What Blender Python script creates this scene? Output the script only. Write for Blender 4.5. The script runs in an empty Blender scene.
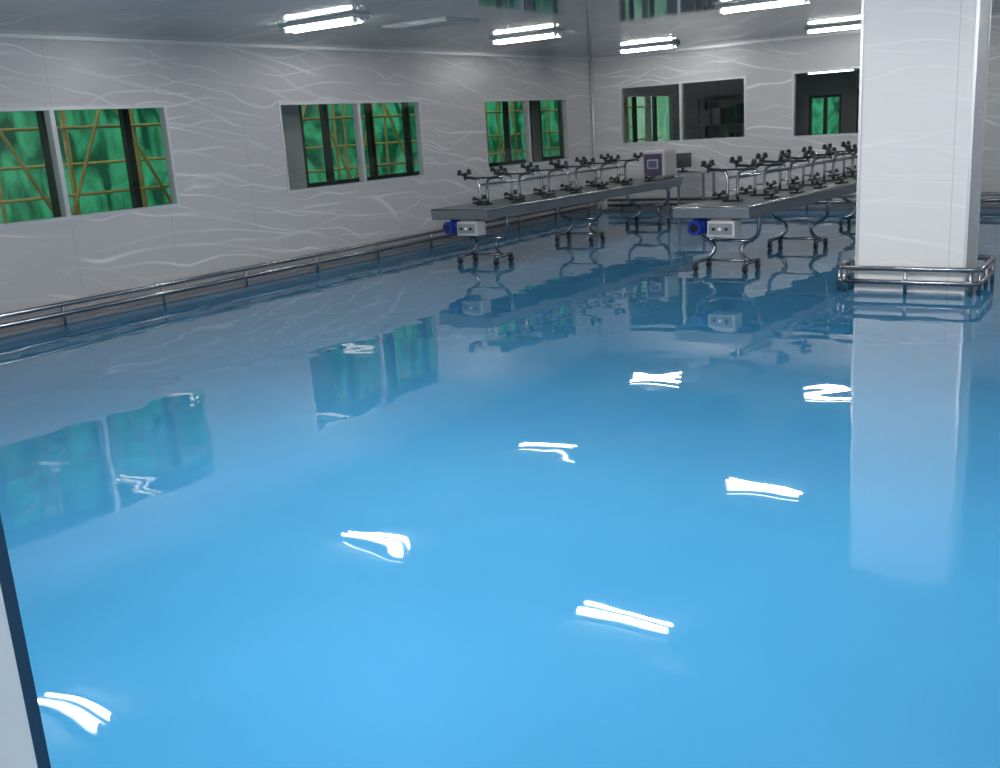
import bpy, bmesh, math, random
from mathutils import Vector, Matrix
random.seed(7)
sc=bpy.context.scene
try:
    sc.view_settings.view_transform='Standard'; sc.view_settings.look='None'
    sc.view_settings.exposure=0; sc.view_settings.gamma=1
except Exception: pass
H=2.7
# ------------------------------------------------------------------ materials
def newmat(name):
    m=bpy.data.materials.new(name); m.use_nodes=True
    nt=m.node_tree; b=nt.nodes['Principled BSDF']
    return m,nt,b
def simple(name,col,rough=.5,metal=0.,spec=.5,noise=0.,nscale=20.):
    m,nt,b=newmat(name)
    b.inputs['Roughness'].default_value=rough; b.inputs['Metallic'].default_value=metal
    b.inputs['Specular IOR Level'].default_value=spec
    n=nt.nodes.new('ShaderNodeTexNoise'); n.inputs['Scale'].default_value=nscale
    tc=nt.nodes.new('ShaderNodeTexCoord'); nt.links.new(tc.outputs['Object'],n.inputs['Vector'])
    r=nt.nodes.new('ShaderNodeValToRGB'); k=noise
    r.color_ramp.elements[0].color=tuple(c*(1-k) for c in col)+(1,)
    r.color_ramp.elements[1].color=tuple(min(1,c*(1+k)) for c in col)+(1,)
    nt.links.new(n.outputs['Fac'],r.inputs['Fac']); nt.links.new(r.outputs['Color'],b.inputs['Base Color'])
    return m
def emis(name,col,s):
    m=bpy.data.materials.new(name); m.use_nodes=True; nt=m.node_tree; nt.nodes.clear()
    e=nt.nodes.new('ShaderNodeEmission'); o=nt.nodes.new('ShaderNodeOutputMaterial')
    e.inputs[0].default_value=(*col,1); e.inputs[1].default_value=s
    nt.links.new(e.outputs[0],o.inputs[0]); return m
def math_node(nt,op,a=None,b=None,clamp=False):
    n=nt.nodes.new('ShaderNodeMath'); n.operation=op; n.use_clamp=clamp
    for i,v in enumerate((a,b)):
        if v is None: continue
        if isinstance(v,(int,float)): n.inputs[i].default_value=v
        else: nt.links.new(v,n.inputs[i])
    return n.outputs[0]
def wall_mat(name,base,streak,amt=1.0,rough=.35):
    """light grey laminated panel with sweeping white wave lines, and vertical panel joints"""
    m,nt,b=newmat(name)
    b.inputs['Roughness'].default_value=rough
    tc=nt.nodes.new('ShaderNodeTexCoord')
    sep=nt.nodes.new('ShaderNodeSeparateXYZ'); nt.links.new(tc.outputs['Object'],sep.inputs[0])
    hor=math_node(nt,'ADD',sep.outputs['X'],sep.outputs['Y'])
    tot=None
    for i,(sx,sz,off,wd,tilt,gap) in enumerate([(.45,.7,0,.085,.10,.0),(.7,.9,7.3,.07,-.05,.02),(.38,.8,13.1,.08,.18,.01),(.9,1.0,21.7,.06,.12,-.02),(.55,.9,33.,.07,.04,.0),(.8,.7,41.,.055,.24,.0)]):
        cx=nt.nodes.new('ShaderNodeCombineXYZ')
        nt.links.new(math_node(nt,'ADD',math_node(nt,'MULTIPLY',hor,sx),off),cx.inputs[0])
        nt.links.new(math_node(nt,'MULTIPLY',sep.outputs['Z'],sz),cx.inputs[1])
        n=nt.nodes.new('ShaderNodeTexNoise'); n.inputs['Scale'].default_value=1; n.inputs['Detail'].default_value=1.5
        nt.links.new(cx.outputs[0],n.inputs['Vector'])
        zz=math_node(nt,'ADD',sep.outputs['Z'],math_node(nt,'MULTIPLY',hor,tilt))
        ph=math_node(nt,'ADD',math_node(nt,'MULTIPLY',zz,2.6+.4*i),math_node(nt,'MULTIPLY',n.outputs['Fac'],2.8))
        d=math_node(nt,'ABSOLUTE',math_node(nt,'SUBTRACT',math_node(nt,'FRACT',math_node(nt,'ADD',ph,off)),.5))
        line=math_node(nt,'POWER',math_node(nt,'SUBTRACT',1.0,math_node(nt,'DIVIDE',d,wd),clamp=True),1.7)
        n2=nt.nodes.new('ShaderNodeTexNoise'); n2.inputs['Scale'].default_value=.6
        cy=nt.nodes.new('ShaderNodeCombineXYZ'); nt.links.new(hor,cy.inputs[0]); nt.links.new(math_node(nt,'MULTIPLY',sep.outputs['Z'],2.0),cy.inputs[1]); cy.inputs[2].default_value=off
        nt.links.new(cy.outputs[0],n2.inputs['Vector'])
        fade=math_node(nt,'MULTIPLY',math_node(nt,'SUBTRACT',n2.outputs['Fac'],.47+gap*.5),4.0,clamp=True)
        line=math_node(nt,'MULTIPLY',line,fade)
        tot=line if tot is None else math_node(nt,'MAXIMUM',tot,line)
    tot=math_node(nt,'MULTIPLY',tot,amt)
    fr=math_node(nt,'FRACT',math_node(nt,'DIVIDE',hor,1.18))
    joint=math_node(nt,'LESS_THAN',fr,.006)
    mix=nt.nodes.new('ShaderNodeMix'); mix.data_type='RGBA'
    mix.inputs['A'].default_value=(*base,1); mix.inputs['B'].default_value=(*streak,1)
    nt.links.new(tot,mix.inputs['Factor'])
    mx2=nt.nodes.new('ShaderNodeMix'); mx2.data_type='RGBA'
    nt.links.new(math_node(nt,'MULTIPLY',joint,.3),mx2.inputs['Factor'])
    nt.links.new(mix.outputs['Result'],mx2.inputs['A']); mx2.inputs['B'].default_value=(.12,.12,.13,1)
    nt.links.new(mx2.outputs['Result'],b.inputs['Base Color'])
    return m
def floor_mat():
    m,nt,b=newmat('blue_epoxy')
    tc=nt.nodes.new('ShaderNodeTexCoord')
    n=nt.nodes.new('ShaderNodeTexNoise'); n.inputs['Scale'].default_value=.5; n.inputs['Detail'].default_value=3
    nt.links.new(tc.outputs['Object'],n.inputs['Vector'])
    r=nt.nodes.new('ShaderNodeValToRGB')
    r.color_ramp.elements[0].position=.3; r.color_ramp.elements[0].color=(.030,.165,.310,1)
    r.color_ramp.elements[1].position=.7; r.color_ramp.elements[1].color=(.043,.195,.350,1)
    nt.links.new(n.outputs['Fac'],r.inputs['Fac']); nt.links.new(r.outputs['Color'],b.inputs['Base Color'])
    b.inputs['Roughness'].default_value=.012; b.inputs['IOR'].default_value=1.62
    b1=nt.nodes.new('ShaderNodeTexNoise'); b1.inputs['Scale'].default_value=1.0; b1.inputs['Detail'].default_value=1.0
    b2=nt.nodes.new('ShaderNodeTexNoise'); b2.inputs['Scale'].default_value=4.2; b2.inputs['Detail'].default_value=0.
    nt.links.new(tc.outputs['Object'],b1.inputs['Vector']); nt.links.new(tc.outputs['Object'],b2.inputs['Vector'])
    h=math_node(nt,'ADD',b1.outputs['Fac'],math_node(nt,'MULTIPLY',b2.outputs['Fac'],.28))
    bp=nt.nodes.new('ShaderNodeBump'); bp.inputs['Strength'].default_value=1; bp.inputs['Distance'].default_value=.0042
    nt.links.new(h,bp.inputs['Height']); nt.links.new(bp.outputs['Normal'],b.inputs['Normal'])
    return m
def ceil_mat():
    m,nt,b=newmat('ceiling_panel')
    b.inputs['Roughness'].default_value=.05; b.inputs['Specular IOR Level'].default_value=.35
    tc=nt.nodes.new('ShaderNodeTexCoord'); sep=nt.nodes.new('ShaderNodeSeparateXYZ'); nt.links.new(tc.outputs['Object'],sep.inputs[0])
    j=math_node(nt,'LESS_THAN',math_node(nt,'FRACT',math_node(nt,'DIVIDE',sep.outputs['X'],1.18)),.012)
    mix=nt.nodes.new('ShaderNodeMix'); mix.data_type='RGBA'
    mix.inputs['A'].default_value=(.30,.345,.35,1); mix.inputs['B'].default_value=(.16,.18,.18,1)
    nt.links.new(j,mix.inputs['Factor']); nt.links.new(mix.outputs['Result'],b.inputs['Base Color'])
    return m
def glass_mat():
    m=bpy.data.materials.new('window_glass'); m.use_nodes=True; nt=m.node_tree; nt.nodes.clear()
    o=nt.nodes.new('ShaderNodeOutputMaterial'); t=nt.nodes.new('ShaderNodeBsdfTransparent'); g=nt.nodes.new('ShaderNodeBsdfGlossy')
    t.inputs[0].default_value=(.90,.94,.92,1); g.inputs['Roughness'].default_value=.01
    ge=nt.nodes.new('ShaderNodeNewGeometry'); vm=nt.nodes.new('ShaderNodeVectorMath'); vm.operation='DOT_PRODUCT'
    nt.links.new(ge.outputs['Incoming'],vm.inputs[0]); nt.links.new(ge.outputs['Normal'],vm.inputs[1])
    c=math_node(nt,'ABSOLUTE',vm.outputs['Value'])
    f=math_node(nt,'ADD',math_node(nt,'MULTIPLY',math_node(nt,'POWER',math_node(nt,'SUBTRACT',1.0,c),5.0),.9),.06,clamp=True)
    mx=nt.nodes.new('ShaderNodeMixShader'); nt.links.new(f,mx.inputs[0]); nt.links.new(t.outputs[0],mx.inputs[1]); nt.links.new(g.outputs[0],mx.inputs[2])
    nt.links.new(mx.outputs[0],o.inputs[0]); return m
def net_mat(name,c0,c1):
    m=bpy.data.materials.new(name); m.use_nodes=True; nt=m.node_tree; nt.nodes.clear()
    o=nt.nodes.new('ShaderNodeOutputMaterial'); d=nt.nodes.new('ShaderNodeBsdfDiffuse'); t=nt.nodes.new('ShaderNodeBsdfTranslucent')
    tc=nt.nodes.new('ShaderNodeTexCoord'); mp=nt.nodes.new('ShaderNodeMapping'); mp.inputs['Scale'].default_value=(1,1.5,.7)
    mp.inputs['Rotation'].default_value=(.5,0,0)
    n=nt.nodes.new('ShaderNodeTexNoise'); n.inputs['Scale'].default_value=1.5; n.inputs['Detail'].default_value=7; n.inputs['Distortion'].default_value=1.6
    nt.links.new(tc.outputs['Object'],mp.inputs['Vector']); nt.links.new(mp.outputs[0],n.inputs['Vector'])
    r=nt.nodes.new('ShaderNodeValToRGB'); r.color_ramp.elements[0].position=.40; r.color_ramp.elements[0].color=(*c0,1)
    r.color_ramp.elements[1].position=.62; r.color_ramp.elements[1].color=(*c1,1)
    nt.links.new(n.outputs['Fac'],r.inputs['Fac'])
    mx=nt.nodes.new('ShaderNodeMixShader'); mx.inputs[0].default_value=.6
    for s in (d,t): nt.links.new(r.outputs['Color'],s.inputs['Color'])
    nt.links.new(d.outputs[0],mx.inputs[1]); nt.links.new(t.outputs[0],mx.inputs[2]); nt.links.new(mx.outputs[0],o.inputs[0]); return m
M={}
M['wall']=wall_mat('wave_pattern_panel',(.44,.435,.44),(.90,.90,.91),.78)
M['colm']=wall_mat('column_panel',(.63,.63,.63),(.88,.88,.88),.5,rough=.55)
M['floor']=floor_mat(); M['ceil']=ceil_mat(); M['glass']=glass_mat()
M['net']=net_mat('green_netting',(.010,.13,.06),(.10,.66,.33)); M['net2']=net_mat('pale_netting',(.25,.70,.40),(.70,.95,.75))
M['alu']=simple('window_aluminium',(.50,.52,.54),.35,.3,noise=.05)
M['darkframe']=simple('dark_window_frame',(.012,.02,.02),.4,0,noise=.1)
M['steel']=simple('stainless_steel',(.36,.37,.39),.25,1.,noise=.06,nscale=60)
M['steel2']=simple('brushed_apron',(.24,.26,.28),.4,.8,noise=.08,nscale=40)
M['belt']=simple('conveyor_belt',(.085,.10,.105),.4,0,noise=.15)
M['black']=simple('black_plastic',(.008,.008,.010),.35,0,noise=.1)
M['motor']=simple('motor_blue',(.008,.028,.25),.35,0,noise=.1)
M['box']=simple('control_box_white',(.42,.42,.43),.4,0,noise=.04)
M['white']=simple('white_enamel',(.80,.82,.84),.35,0,noise=.02)
M['housing']=simple('lamp_housing',(.34,.36,.37),.4,0,noise=.02)
M['purple']=simple('purple_panel',(.07,.055,.11),.35,0,noise=.1)
M['grey']=simple('grey_paint',(.20,.21,.23),.5,0,noise=.06)
M['carton']=simple('carton_board',(.22,.20,.17),.7,0,noise=.1)
M['outer']=simple('outer_wall_render',(.36,.38,.38),.8,0,noise=.08,nscale=4)
M['bamboo']=simple('bamboo',(.66,.48,.14),.6,0,noise=.35,nscale=6)
M['dirt']=simple('ground_concrete',(.25,.25,.23),.9,0,noise=.15,nscale=3)
M['trimblue']=simple('door_gasket',(.01,.05,.11),.5,0,noise=.1)
M['tube']=emis('fluorescent_tube',(1.,.985,.965),102)
M['tube_fill']=emis('near_floor_fill_tube',(1.,.99,.98),600)  # boosted far above the other tubes as fill for the near floor
M['tube_dim']=emis('fluorescent_tube_weak',(.9,.97,1.0),6)  # weaker emission for the back room fixtures
M['led']=simple('machine_screen',(.10,.12,.2),.2,0,noise=.1)
# ------------------------------------------------------------------ mesh builder
class B:
    def __init__(s,name): s.name=name; s.bm=bmesh.new(); s.mats=[]
    def mi(s,k):
        if k not in s.mats: s.mats.append(k)
        return s.mats.index(k)
    def box(s,a,b,k,bev=0):
        a,b=Vector(a),Vector(b); lo=Vector(map(min,a,b)); hi=Vector(map(max,a,b))
        r=bmesh.ops.create_cube(s.bm,size=1,matrix=Matrix.Translation((lo+hi)/2)@Matrix.Diagonal((*(hi-lo),1)))
        vs=r['verts']; fs={f for v in vs for f in v.link_faces}; i=s.mi(k)
        for f in fs: f.material_index=i
        if bev:
            es={e for v in vs for e in v.link_edges}
            rr=bmesh.ops.bevel(s.bm,geom=list(es),offset=bev,segments=2,affect='EDGES',profile=.5)
            for f in rr['faces']: f.material_index=i
    def quad(s,pts,k):
        f=s.bm.faces.new([s.bm.verts.new(p) for p in pts]); f.material_index=s.mi(k)
    def cyl(s,a,b,r,k,seg=14,r2=None):
        a,b=Vector(a),Vector(b); d=b-a
        mt=Matrix.Translation((a+b)/2)@d.to_track_quat('Z','Y').to_matrix().to_4x4()
        rr=bmesh.ops.create_cone(s.bm,cap_ends=True,segments=seg,radius1=r,radius2=r if r2 is None else r2,depth=d.length,matrix=mt)
        i=s.mi(k)
        for f in {f for v in rr['verts'] for f in v.link_faces}:
            f.material_index=i
            if len(f.verts)==4: f.smooth=True
    def sph(s,c,r,k,sc3=(1,1,1)):
        rr=bmesh.ops.create_uvsphere(s.bm,u_segments=12,v_segments=8,radius=r,matrix=Matrix.Translation(c)@Matrix.Diagonal((*sc3,1)))
        i=s.mi(k)
        for f in {f for v in rr['verts'] for f in v.link_faces}: f.material_index=i; f.smooth=True
    def tube(s,pts,r,k,seg=10,smooth=3):
        P=[Vector(p) for p in pts]
        if smooth and len(P)>2:
            Q=[]
            n=len(P)
            for i in range(n-1):
                p0=P[max(i-1,0)];p1=P[i];p2=P[i+1];p3=P[min(i+2,n-1)]
                for j in range(smooth):
                    t=j/smooth
                    Q.append(.5*((2*p1)+(p2-p0)*t+(2*p0-5*p1+4*p2-p3)*t*t+(3*p1-p0-3*p2+p3)*t**3))
            Q.append(P[-1]); P=Q
        i=s.mi(k); rings=[]; ref=None
        for n_,p in enumerate(P):
            d=(P[min(n_+1,len(P)-1)]-P[max(n_-1,0)]).normalized()
            if ref is None: ref=d.orthogonal().normalized()
            ref=(ref-d*ref.dot(d)).normalized(); o=d.cross(ref)
            rings.append([s.bm.verts.new(p+r*(math.cos(2*math.pi*q/seg)*ref+math.sin(2*math.pi*q/seg)*o)) for q in range(seg)])
        for a,b in zip(rings,rings[1:]):
            for q in range(seg):
                f=s.bm.faces.new((a[q],a[(q+1)%seg],b[(q+1)%seg],b[q])); f.material_index=i; f.smooth=True
        for rg in (rings[0],rings[-1]):
            f=s.bm.faces.new(rg); f.material_index=i
    def done(s,loc=(0,0,0),rz=0):
        bmesh.ops.recalc_face_normals(s.bm,faces=s.bm.faces[:])
        me=bpy.data.meshes.new(s.name); s.bm.to_mesh(me); s.bm.free()
        for k in s.mats: me.materials.append(M[k])
        o=bpy.data.objects.new(s.name,me); sc.collection.objects.link(o); o.location=loc; o.rotation_euler=(0,0,rz)
        return o
# ------------------------------------------------------------------ room shell
X1=11.0; Y0=-15.96; YB=6.0; XO=-.9
def wall_open(name,axis,c0,c1,s0,s1,opens,mat,z1=H):
    w=B(name)
    def bx(a,b,za,zb):
        if b-a<1e-4 or zb-za<1e-4: return
        if axis=='x': w.box((c0,a,za),(c1,b,zb),mat)
        else: w.box((a,c0,za),(b,c1,zb),mat)
    cur=s0
    for a,b,zb,zt in sorted(opens):
        bx(cur,a,0,z1); bx(a,b,0,zb); bx(a,b,zt,z1); cur=b
    bx(cur,s1,0,z1)
    return w.done()
LW=[(-12.0,-9.30,.99,2.06),(-7.69,-4.98,.99,2.06),(-3.43,-.88,.97,2.04)]
BW=[(.56,2.88,1.17,2.175),(3.64,5.96,1.14,2.175)]
fl=B('floor'); fl.box((XO-.1,Y0-3,-.1),(X1,YB,0),'floor'); fl.done()
ce=B('ceiling'); ce.box((XO-.1,Y0-.12,H),(X1,YB,H+.1),'ceil'); ce.box((.01,.09,2.32),(X1-.01,YB-.01,2.36),'grey'); ce.done()
wall_open('wall_left','x',-.08,0,Y0,YB,LW+[(1.35,3.5,.97,2.06)],'wall')
wall_open('wall_back','y',0,.08,0,X1,BW,'wall')
wall_open('wall_right','x',X1,X1+.1,Y0,YB,[],'wall')
wall_open('wall_front','y',Y0-.12,Y0,0,X1,[(8.11,10.3,0,2.25)],'wall')
OW=[(-12.6,-8.35,.85,2.25),(-6.45,-3.75,.97,2.25),(-3.1,-.62,.97,2.25),(-.35,1.4,.97,2.25),(2.6,5.6,.9,2.25)]
wall_open('wall_outer','x',XO-.1,XO,Y0,YB,OW,'outer')
wall_open('wall_far','y',YB,YB+.1,XO-.1,X1+.1,[(2.05,2.75,.95,1.85)],'outer')
wall_open('wall_corridor_end','y',Y0-.1,Y0,XO-.1,0,[],'outer')
# ------------------------------------------------------------------ windows
wn=0
def window(axis,c,a,b,zb,zt,mull,fr=.035,mat='alu',depth=.09,glass=True):
    global wn; wn+=1
    w=B('window_%d'%wn)
    def bx(s0,s1,z0,z1,d0,d1,k):
        if axis=='x': w.box((c+d0,s0,z0),(c+d1,s1,z1),k)
        else: w.box((s0,c+d0,z0),(s1,c+d1,z1),k)
    D0,D1=-depth/2,depth/2
    bx(a,b,zb,zb+fr,D0,D1,mat); bx(a,b,zt-fr,zt,D0,D1,mat)
    bx(a,a+fr,zb+fr,zt-fr,D0,D1,mat); bx(b-fr,b,zb+fr,zt-fr,D0,D1,mat)
    for m in mull: bx(m-fr*.7,m+fr*.7,zb+fr,zt-fr,D0,D1,mat)
    if glass:
        p,q,u,v=a+fr,b-fr,zb+fr,zt-fr
        if axis=='x': w.quad([(c,p,u),(c,q,u),(c,q,v),(c,p,v)],'glass')
        else: w.quad([(p,c,u),(q,c,u),(q,c,v),(p,c,v)],'glass')
    return w.done()
for (a,b,zb,zt),m in zip(LW,[-10.63,-6.27,-2.15]): window('x',-.04,a,b,zb,zt,[m])
window('x',-.04,1.35,3.5,.97,2.06,[2.4])
for (a,b,zb,zt),m in zip(BW,[1.72,4.8]): window('y',.04,a,b,zb,zt,[m])
window('y',YB+.05,2.05,2.75,.95,1.85,[2.4],fr=.05,mat='darkframe')
for (a,b,zb,zt),ms in zip(OW,[[-11.3,-10.13,-9.14],[-5.93,-5.0,-4.15],[-2.2,-1.39],[.5],[3.6,4.6]]):
    window('x',XO-.05,a,b,zb,zt,ms,fr=.06,mat='darkframe',depth=.08)
t=B('trim_1'); t.cyl((.03,-.03,0),(.03,-.03,H),.028,'alu'); t.done()
t=B('trim_2'); t.box((0,Y0,H-.035),(.03,0,H),'alu'); t.box((0.03,-.03,H-.035),(X1,0,H),'alu'); t.done()
t=B('baseboard_left'); t.box((0,Y0,0),(.05,0,.05),'grey',.012); t.done()
t=B('baseboard_back'); t.box((.05,-.05,0),(X1,0,.05),'grey',.012); t.done()
def rail(name,p0,p1,nrm,zs=(.12,.21),step=1.2):
    r=B(name); p0,p1,nrm=Vector(p0),Vector(p1),Vector(nrm); d=p1-p0; L=d.length; n=max(1,round(L/step))
    for z in zs: r.tube([p0+Vector((0,0,z)),p1+Vector((0,0,z))],.024,'steel',12,0)
    for i in range(n+1):
        q=p0+d*((i+.25)/(n+.5)); 
        r.cyl(q+Vector((0,0,0)),q+Vector((0,0,zs[-1]+.0)),.014,'steel',8)
        r.cyl(q+Vector((0,0,zs[0])),q-nrm+Vector((0,0,zs[0])),.010,'steel',8)
    r.done()
rail('guard_rail',(.09,Y0+.1,0),(.09,-.15,0),(.088,0,0))
rail('guard_rail',(.3,-.09,0),(X1-.1,-.09,0),(0,-.088,0))
# ------------------------------------------------------------------ column
CX0,CX1,CY0,CY1=6.65,7.53,-7.40,-6.88
c=B('column'); c.box((CX0,CY0,0),(CX1,CY1,H),'colm')
for x in (CX0,CX1):
    for y in (CY0,CY1): c.box((x-.012,y-.012,0),(x+.012,y+.012,H),'alu')
c.done()
r=B('column_guard_rail')
o=.13
a0,a1,b0,b1=CX0-o,CX1+o,CY0-o,CY1+o; e=.05
for z in (.10,.215):
    pts=[(a0+e,b0,z),(a1-e,b0,z),(a1,b0+e,z),(a1,b1-e,z),(a1-e,b1,z),(a0+e,b1,z),(a0,b1-e,z),(a0,b0+e,z),(a0+e,b0,z)]
    r.tube(pts,.022,'steel',10,0)
for x in (a0+.06,(CX0+CX1)/2,a1-.06):
    for y in (b0,b1): r.cyl((x,y,0),(x,y,.215),.016,'steel',8)
for y in (b0+.06,(CY0+CY1)/2,b1-.06):
    for x in (a0,a1): r.cyl((x,y,0),(x,y,.215),.016,'steel',8)
r.done()
# ------------------------------------------------------------------ ceiling lights
def lamp(x,y,k='tube',z=H):
    l=B('ceiling_light'); L=.45
    l.box((-L-.04,-.12,-.035),(L+.04,.12,0),'housing',.006)
    l.box((-L-.04,-.018,-.06),(L+.04,.018,-.035),'housing',.004)
    for v in (-.06,.06):
        l.cyl((-L,v,-.058),(L,v,-.058),.013,k,12)
        for s in (-1,1): l.box((s*L-.015,v-.02,-.08),(s*L+.015,v+.02,-.03),'white',.004)
    l.done((x,y,z))
for x,y in [(2.05,-12.63),(2.04,-8.95),(2.05,-5.35),(1.86,-1.5),(5.25,-9.3),(5.2,-5.7),(4.8,-1.45),(9.4,-9.3),(9.2,-5.6),(9.0,-1.6)]:
    lamp(x,y)
for x,y in [(5.3,-12.95),(8.5,-12.9),(6.9,-14.6)]: lamp(x,y,'tube_fill')  # unseen fixtures near the camera, added to brighten the near floor
lamp(3.05,4.2,'tube_dim',2.32); lamp(5.6,4.2,'tube_dim',2.32)
v=B('ceiling_vent'); v.box((-.42,-.30,-.012),(.42,.30,0),'housing',.004); v.box((-.38,-.26,-.016),(.38,.26,-.012),'ceil')
for i in range(6): v.box((-.36,-.22+i*.08,-.022),(.36,-.20+i*.08,-.016),'housing')
v.done((2.30,-7.60,H))
# ------------------------------------------------------------------ conveyor tables
def table(loc,rz,L,legs,ns):
    t=B('conveyor_table'); W=.42; Z=.70
    t.box((-W,0,Z-.125),(W,L,Z-.02),'steel2',.008)
    t.box((-W,-.015,Z-.12),(W,0,Z-.015),'steel2',.006)
    for s in (-1,1): t.box((s*W-.015,-.01,Z-.03),(s*W+.015,L,Z),'steel',.006)
    t.box((-W+.03,.02,Z-.02),(W-.03,L-.02,Z),'belt',.004)
    t.cyl((-W+.03,.03,Z-.047),(W-.03,.03,Z-.047),.045,'steel')
    t.cyl((-W+.03,L-.03,Z-.047),(W-.03,L-.03,Z-.047),.045,'steel')
    mx=-.17
    t.cyl((mx,.02,.48),(mx,.30,.48),.068,'motor',20)
    for i in range(7):
        y=.06+i*.03; t.cyl((mx,y,.48),(mx,y+.012,.48),.080,'motor',20)
    t.cyl((mx,-.03,.48),(mx,.02,.48),.074,'motor',20); t.cyl((mx,-.034,.48),(mx,-.03,.48),.045,'black',16); t.box((mx-.05,.1,.545),(mx+.05,.2,.58),'motor')
    t.box((mx-.09,.30,.40),(mx+.09,.42,.58),'steel2',.01)
    t.box((-.03,-.02,.39),(.27,.16,.555),'box',.012); t.box((.0,.02,.55),(.22,.12,.58),'grey')
    t.box((-.005,-.028,.42),(.245,-.02,.53),'grey')
    for i in range(3): t.cyl((.05+i*.07,-.045,.475),(.05+i*.07,-.028,.475),.016,'white' if i==1 else 'black',12)
    for u in legs:
        for s in (-1,1):
            t.tube([(s*.36,u,.58),(s*.36,u+.01,.46),(s*.32,u+.03,.36),(s*.20,u+.05,.29),(s*.15,u+.03,.22),(s*.20,u,.14),(s*.28,u,.10)],.022,'steel',10,4)
            t.tube([(s*.28,u-.17,.10),(s*.28,u+.17,.10)],.020,'steel',10,0)
            for q in (-.15,.15):
                t.cyl((s*.28,u+q,.10),(s*.28,u+q,.07),.012,'steel',8)
                t.cyl((s*.28-.014,u+q,.042),(s*.28+.014,u+q,.042),.042,'black',16)
                t.box((s*.28-.022,u+q-.02,.045),(s*.28-.016,u+q+.02,.085),'steel'); t.box((s*.28+.016,u+q-.02,.045),(s*.28+.022,u+q+.02,.085),'steel')
        t.cyl((-.28,u+.04,.31),(.28,u+.04,.31),.015,'steel',10)
        t.cyl((-.28,u,.11),(.28,u,.11),.015,'steel',10)
        t.box((-.39,u-.05,.545),(.39,u+.05,.58),'steel')
    t.done(loc,rz)
    c=B('clamp_rack'); n=ns; Z=Z+.002; SP=.66
    for i in range(n):
        u=.50+i*SP
        c.box((-.10,u-.04,Z),(.10,u+.04,Z+.02),'black',.005)
        for s in (-.06,.06): c.tube([(s,u,Z+.02),(s,u,Z+.26),(s*2.2,u,Z+.32),(s*4.6,u,Z+.33)],.017,'steel',8,3)
        c.cyl((-.06,u,Z+.12),(.06,u,Z+.12),.010,'steel',8)
        for s in (-1,1):
            c.cyl((s*.28,u,Z+.30),(s*.28,u,Z+.36),.012,'steel',8)
            c.cyl((s*.28,u,Z+.35),(s*.28,u,Z+.375),.035,'black',14,.05)
            c.box((s*.28-.03,u-.11,Z+.365),(s*.28+.03,u+.11,Z+.39),'black',.008)
            for q in (-.09,.09): c.sph((s*.28,u+q,Z+.405),.028,'black')
            c.box((s*.30-.05,u+.20,Z),(s*.30+.05,u+.38,Z+.02),'black',.005)
            c.cyl((s*.30,u+.29,Z+.018),(s*.30,u+.29,Z+.05),.02,'black',10)
            c.box((s*.30-.028,u+.17,Z+.04),(s*.30+.028,u+.41,Z+.062),'black',.006)
            c.sph((s*.30,u+.19,Z+.066),.024,'black'); c.sph((s*.30,u+.39,Z+.066),.024,'black')
        c.box((-.27,u-.02,Z+.315),(.27,u+.02,Z+.335),'black',.005)
    for s in (-.06,.06): c.tube([(s,.50,Z+.24),(s,.50+(n-1)*SP,Z+.24)],.011,'steel',8,0)
    c.done(loc,rz)
table((1.92,-6.85,0),-.055,4.9,[.45,2.6,4.55],6)
table((5.06,-6.85,0),-.085,5.2,[.35,2.2,4.5],7)
# ------------------------------------------------------------------ machine + monitor at far end
m=B('printing_machine')
m.box((-.15,-.20,.702),(.15,.20,.73),'grey',.006)
m.box((-.19,-.20,.73),(.19,.20,1.12),'box',.03); m.box((-.15,-.215,.76),(.15,-.20,1.08),'purple',.01)
m.box((-.09,-.225,.86),(.09,-.215,1.00),'box',.01); m.box((-.07,-.23,.88),(.07,-.225,.98),'led')
m.done((2.36,-2.25,0),-.055)
d=B('computer_desk')
d.box((-.35,-.25,.66),(.35,.25,.69),'grey',.006)
for sx in (-.32,.32):
    for sy in (-.22,.22): d.box((sx-.018,sy-.018,0),(sx+.018,sy+.018,.66),'steel')
d.box((-.12,-.2,.69),(.16,-.05,.70),'black'); d.done((2.1,-.5,0),0)
d=B('computer_monitor'); d.box((-.15,-.02,.76),(.15,.02,1.0),'black',.01); d.box((-.13,-.024,.78),(.13,-.02,.98),'black'); d.box((-.08,.02,.80),(.08,.12,.96),'black',.02); d.cyl((0,.01,.712),(0,.01,.78),.02,'black'); d.cyl((0,.0,.695),(0,.0,.712),.09,'black'); d.done((1.92,-.42,0),.3)
# ------------------------------------------------------------------ shelves in the room behind the glass
for (x,y) in ((1.2,3.6),(4.3,3.9)):
    s=B('storage_shelf')
    for sx in (-.6,.6):
        for sy in (-.2,.2): s.box((sx-.02,sy-.02,0),(sx+.02,sy+.02,1.9),'darkframe')
    for z in (.3,.85,1.4,1.88): s.box((-.6,-.2,z-.015),(.6,.2,z),'grey')
    for z in (.3,.85,1.4):
        xx=-.55
        while xx<.35:
            w_=random.uniform(.15,.3); s.box((xx,-.15,z),(min(xx+w_,.58),.15,z+random.uniform(.15,.4)),random.choice(['carton','black','grey']),.01); xx+=w_+random.uniform(.03,.15)
    s.done((x,y,0))
# ------------------------------------------------------------------ doorway jamb beside camera
d=B('trim_3')
d.box((8.11,Y0-.14,0),(8.118,Y0-.012,2.25),'white'); d.box((8.11,Y0-.012,0),(8.118,Y0+.001,2.25),'trimblue')
d.box((10.29,Y0-.14,0),(10.3,Y0+.001,2.25),'white'); d.box((8.118,Y0-.14,2.24),(10.29,Y0+.001,2.25),'white'); d.done()
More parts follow.
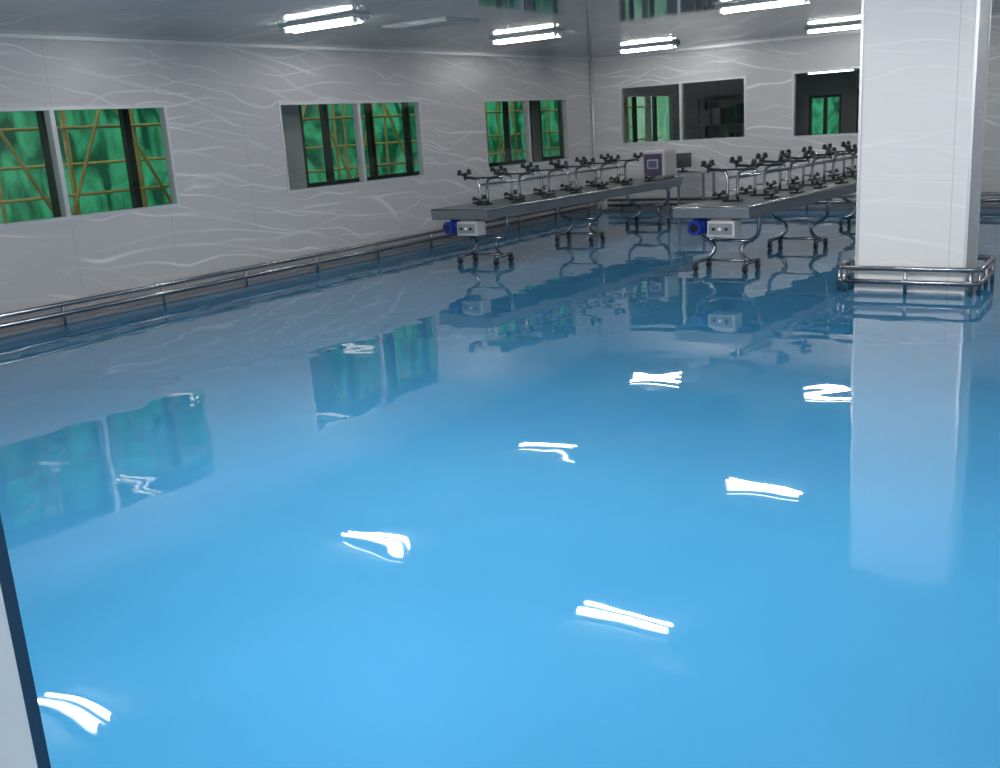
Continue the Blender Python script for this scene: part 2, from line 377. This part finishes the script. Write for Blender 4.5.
# ------------------------------------------------------------------ outside: scaffold + netting
s=B('bamboo_scaffold')
for layer,x in enumerate((-1.75,-2.45)):
    y=-17.+layer*.5
    while y<6.5:
        j=random.uniform(-.08,.08); s.cyl((x,y+j,-.6),(x+random.uniform(-.03,.03),y-j,4.2),.022,'bamboo',8); y+=.95
    for z in ((.2,1.2,1.95,2.8) if layer==0 else (.5,1.45,2.5)): s.cyl((x+.05,-17,z+random.uniform(-.08,.08)),(x+.05,6.5,z+random.uniform(-.08,.08)),.019,'bamboo',8)
for y in (-14,-11.5,-9.9,-6.5,-5,-3.2,-1,1.2): 
    s.cyl((-1.68,y,0.1),(-1.68,y+1.5,3.2),.022,'bamboo',8); s.cyl((-1.63,y+2.2,0.1),(-1.63,y+.6,3.2),.022,'bamboo',8)
s.done()
bm=bmesh.new(); NZ=26
path=[]; y=-18.
while y<11: path.append((-2.75+.10*math.sin(y*3.1)+.06*math.sin(y*7.3),y)); y+=.15
x=-2.6
while x<12: path.append((x,11+.1*math.sin(x*3.3))); x+=.2
g=[[bm.verts.new((p[0]+.05*math.sin(j*.8+p[1]),p[1]+.03*math.sin(j*.7+p[0]*2),-.6+j*(5.0/NZ))) for j in range(NZ+1)] for p in path]
for i in range(len(path)-1):
    for j in range(NZ):
        f=bm.faces.new((g[i][j],g[i+1][j],g[i+1][j+1],g[i][j+1])); f.smooth=True
        if 4.3<path[i][1]<10.8: f.material_index=1
me=bpy.data.meshes.new('scaffold_netting'); bm.to_mesh(me); bm.free(); me.materials.append(M['net']); me.materials.append(M['net2'])
o_=bpy.data.objects.new('scaffold_netting',me); sc.collection.objects.link(o_)
gnd=B('ground'); gnd.box((-30,-40,-.7),(40,40,-.6),'dirt'); gnd.done()
w=bpy.data.worlds.new('World'); sc.world=w; w.use_nodes=True
bg=w.node_tree.nodes['Background']; bg.inputs[0].default_value=(.80,.92,.95,1); bg.inputs[1].default_value=1.15
# ------------------------------------------------------------------ camera
def RM(yaw,pitch,roll):
    cy,sy=math.cos(yaw),math.sin(yaw); cp,sp=math.cos(pitch),math.sin(pitch)
    f=Vector((-sy*cp,cy*cp,-sp)); r=Vector((cy,sy,0)); d=f.cross(r)
    c_,s_=math.cos(roll),math.sin(roll)
    return c_*r+s_*d,-s_*r+c_*d,f
r_,d_,f_=RM(*[math.radians(a) for a in (34.834,14.311,3.734)])
cd=bpy.data.cameras.new('camera'); cam=bpy.data.objects.new('camera',cd); sc.collection.objects.link(cam)
m4=Matrix.Identity(4)
for i in range(3): m4[i][0]=r_[i]; m4[i][1]=-d_[i]; m4[i][2]=-f_[i]
m4.translation=Vector((9.003,-16.407,1.579)); cam.matrix_world=m4
cd.sensor_width=36; cd.lens=36*995.8/1000; cd.clip_start=.02
sc.camera=cam
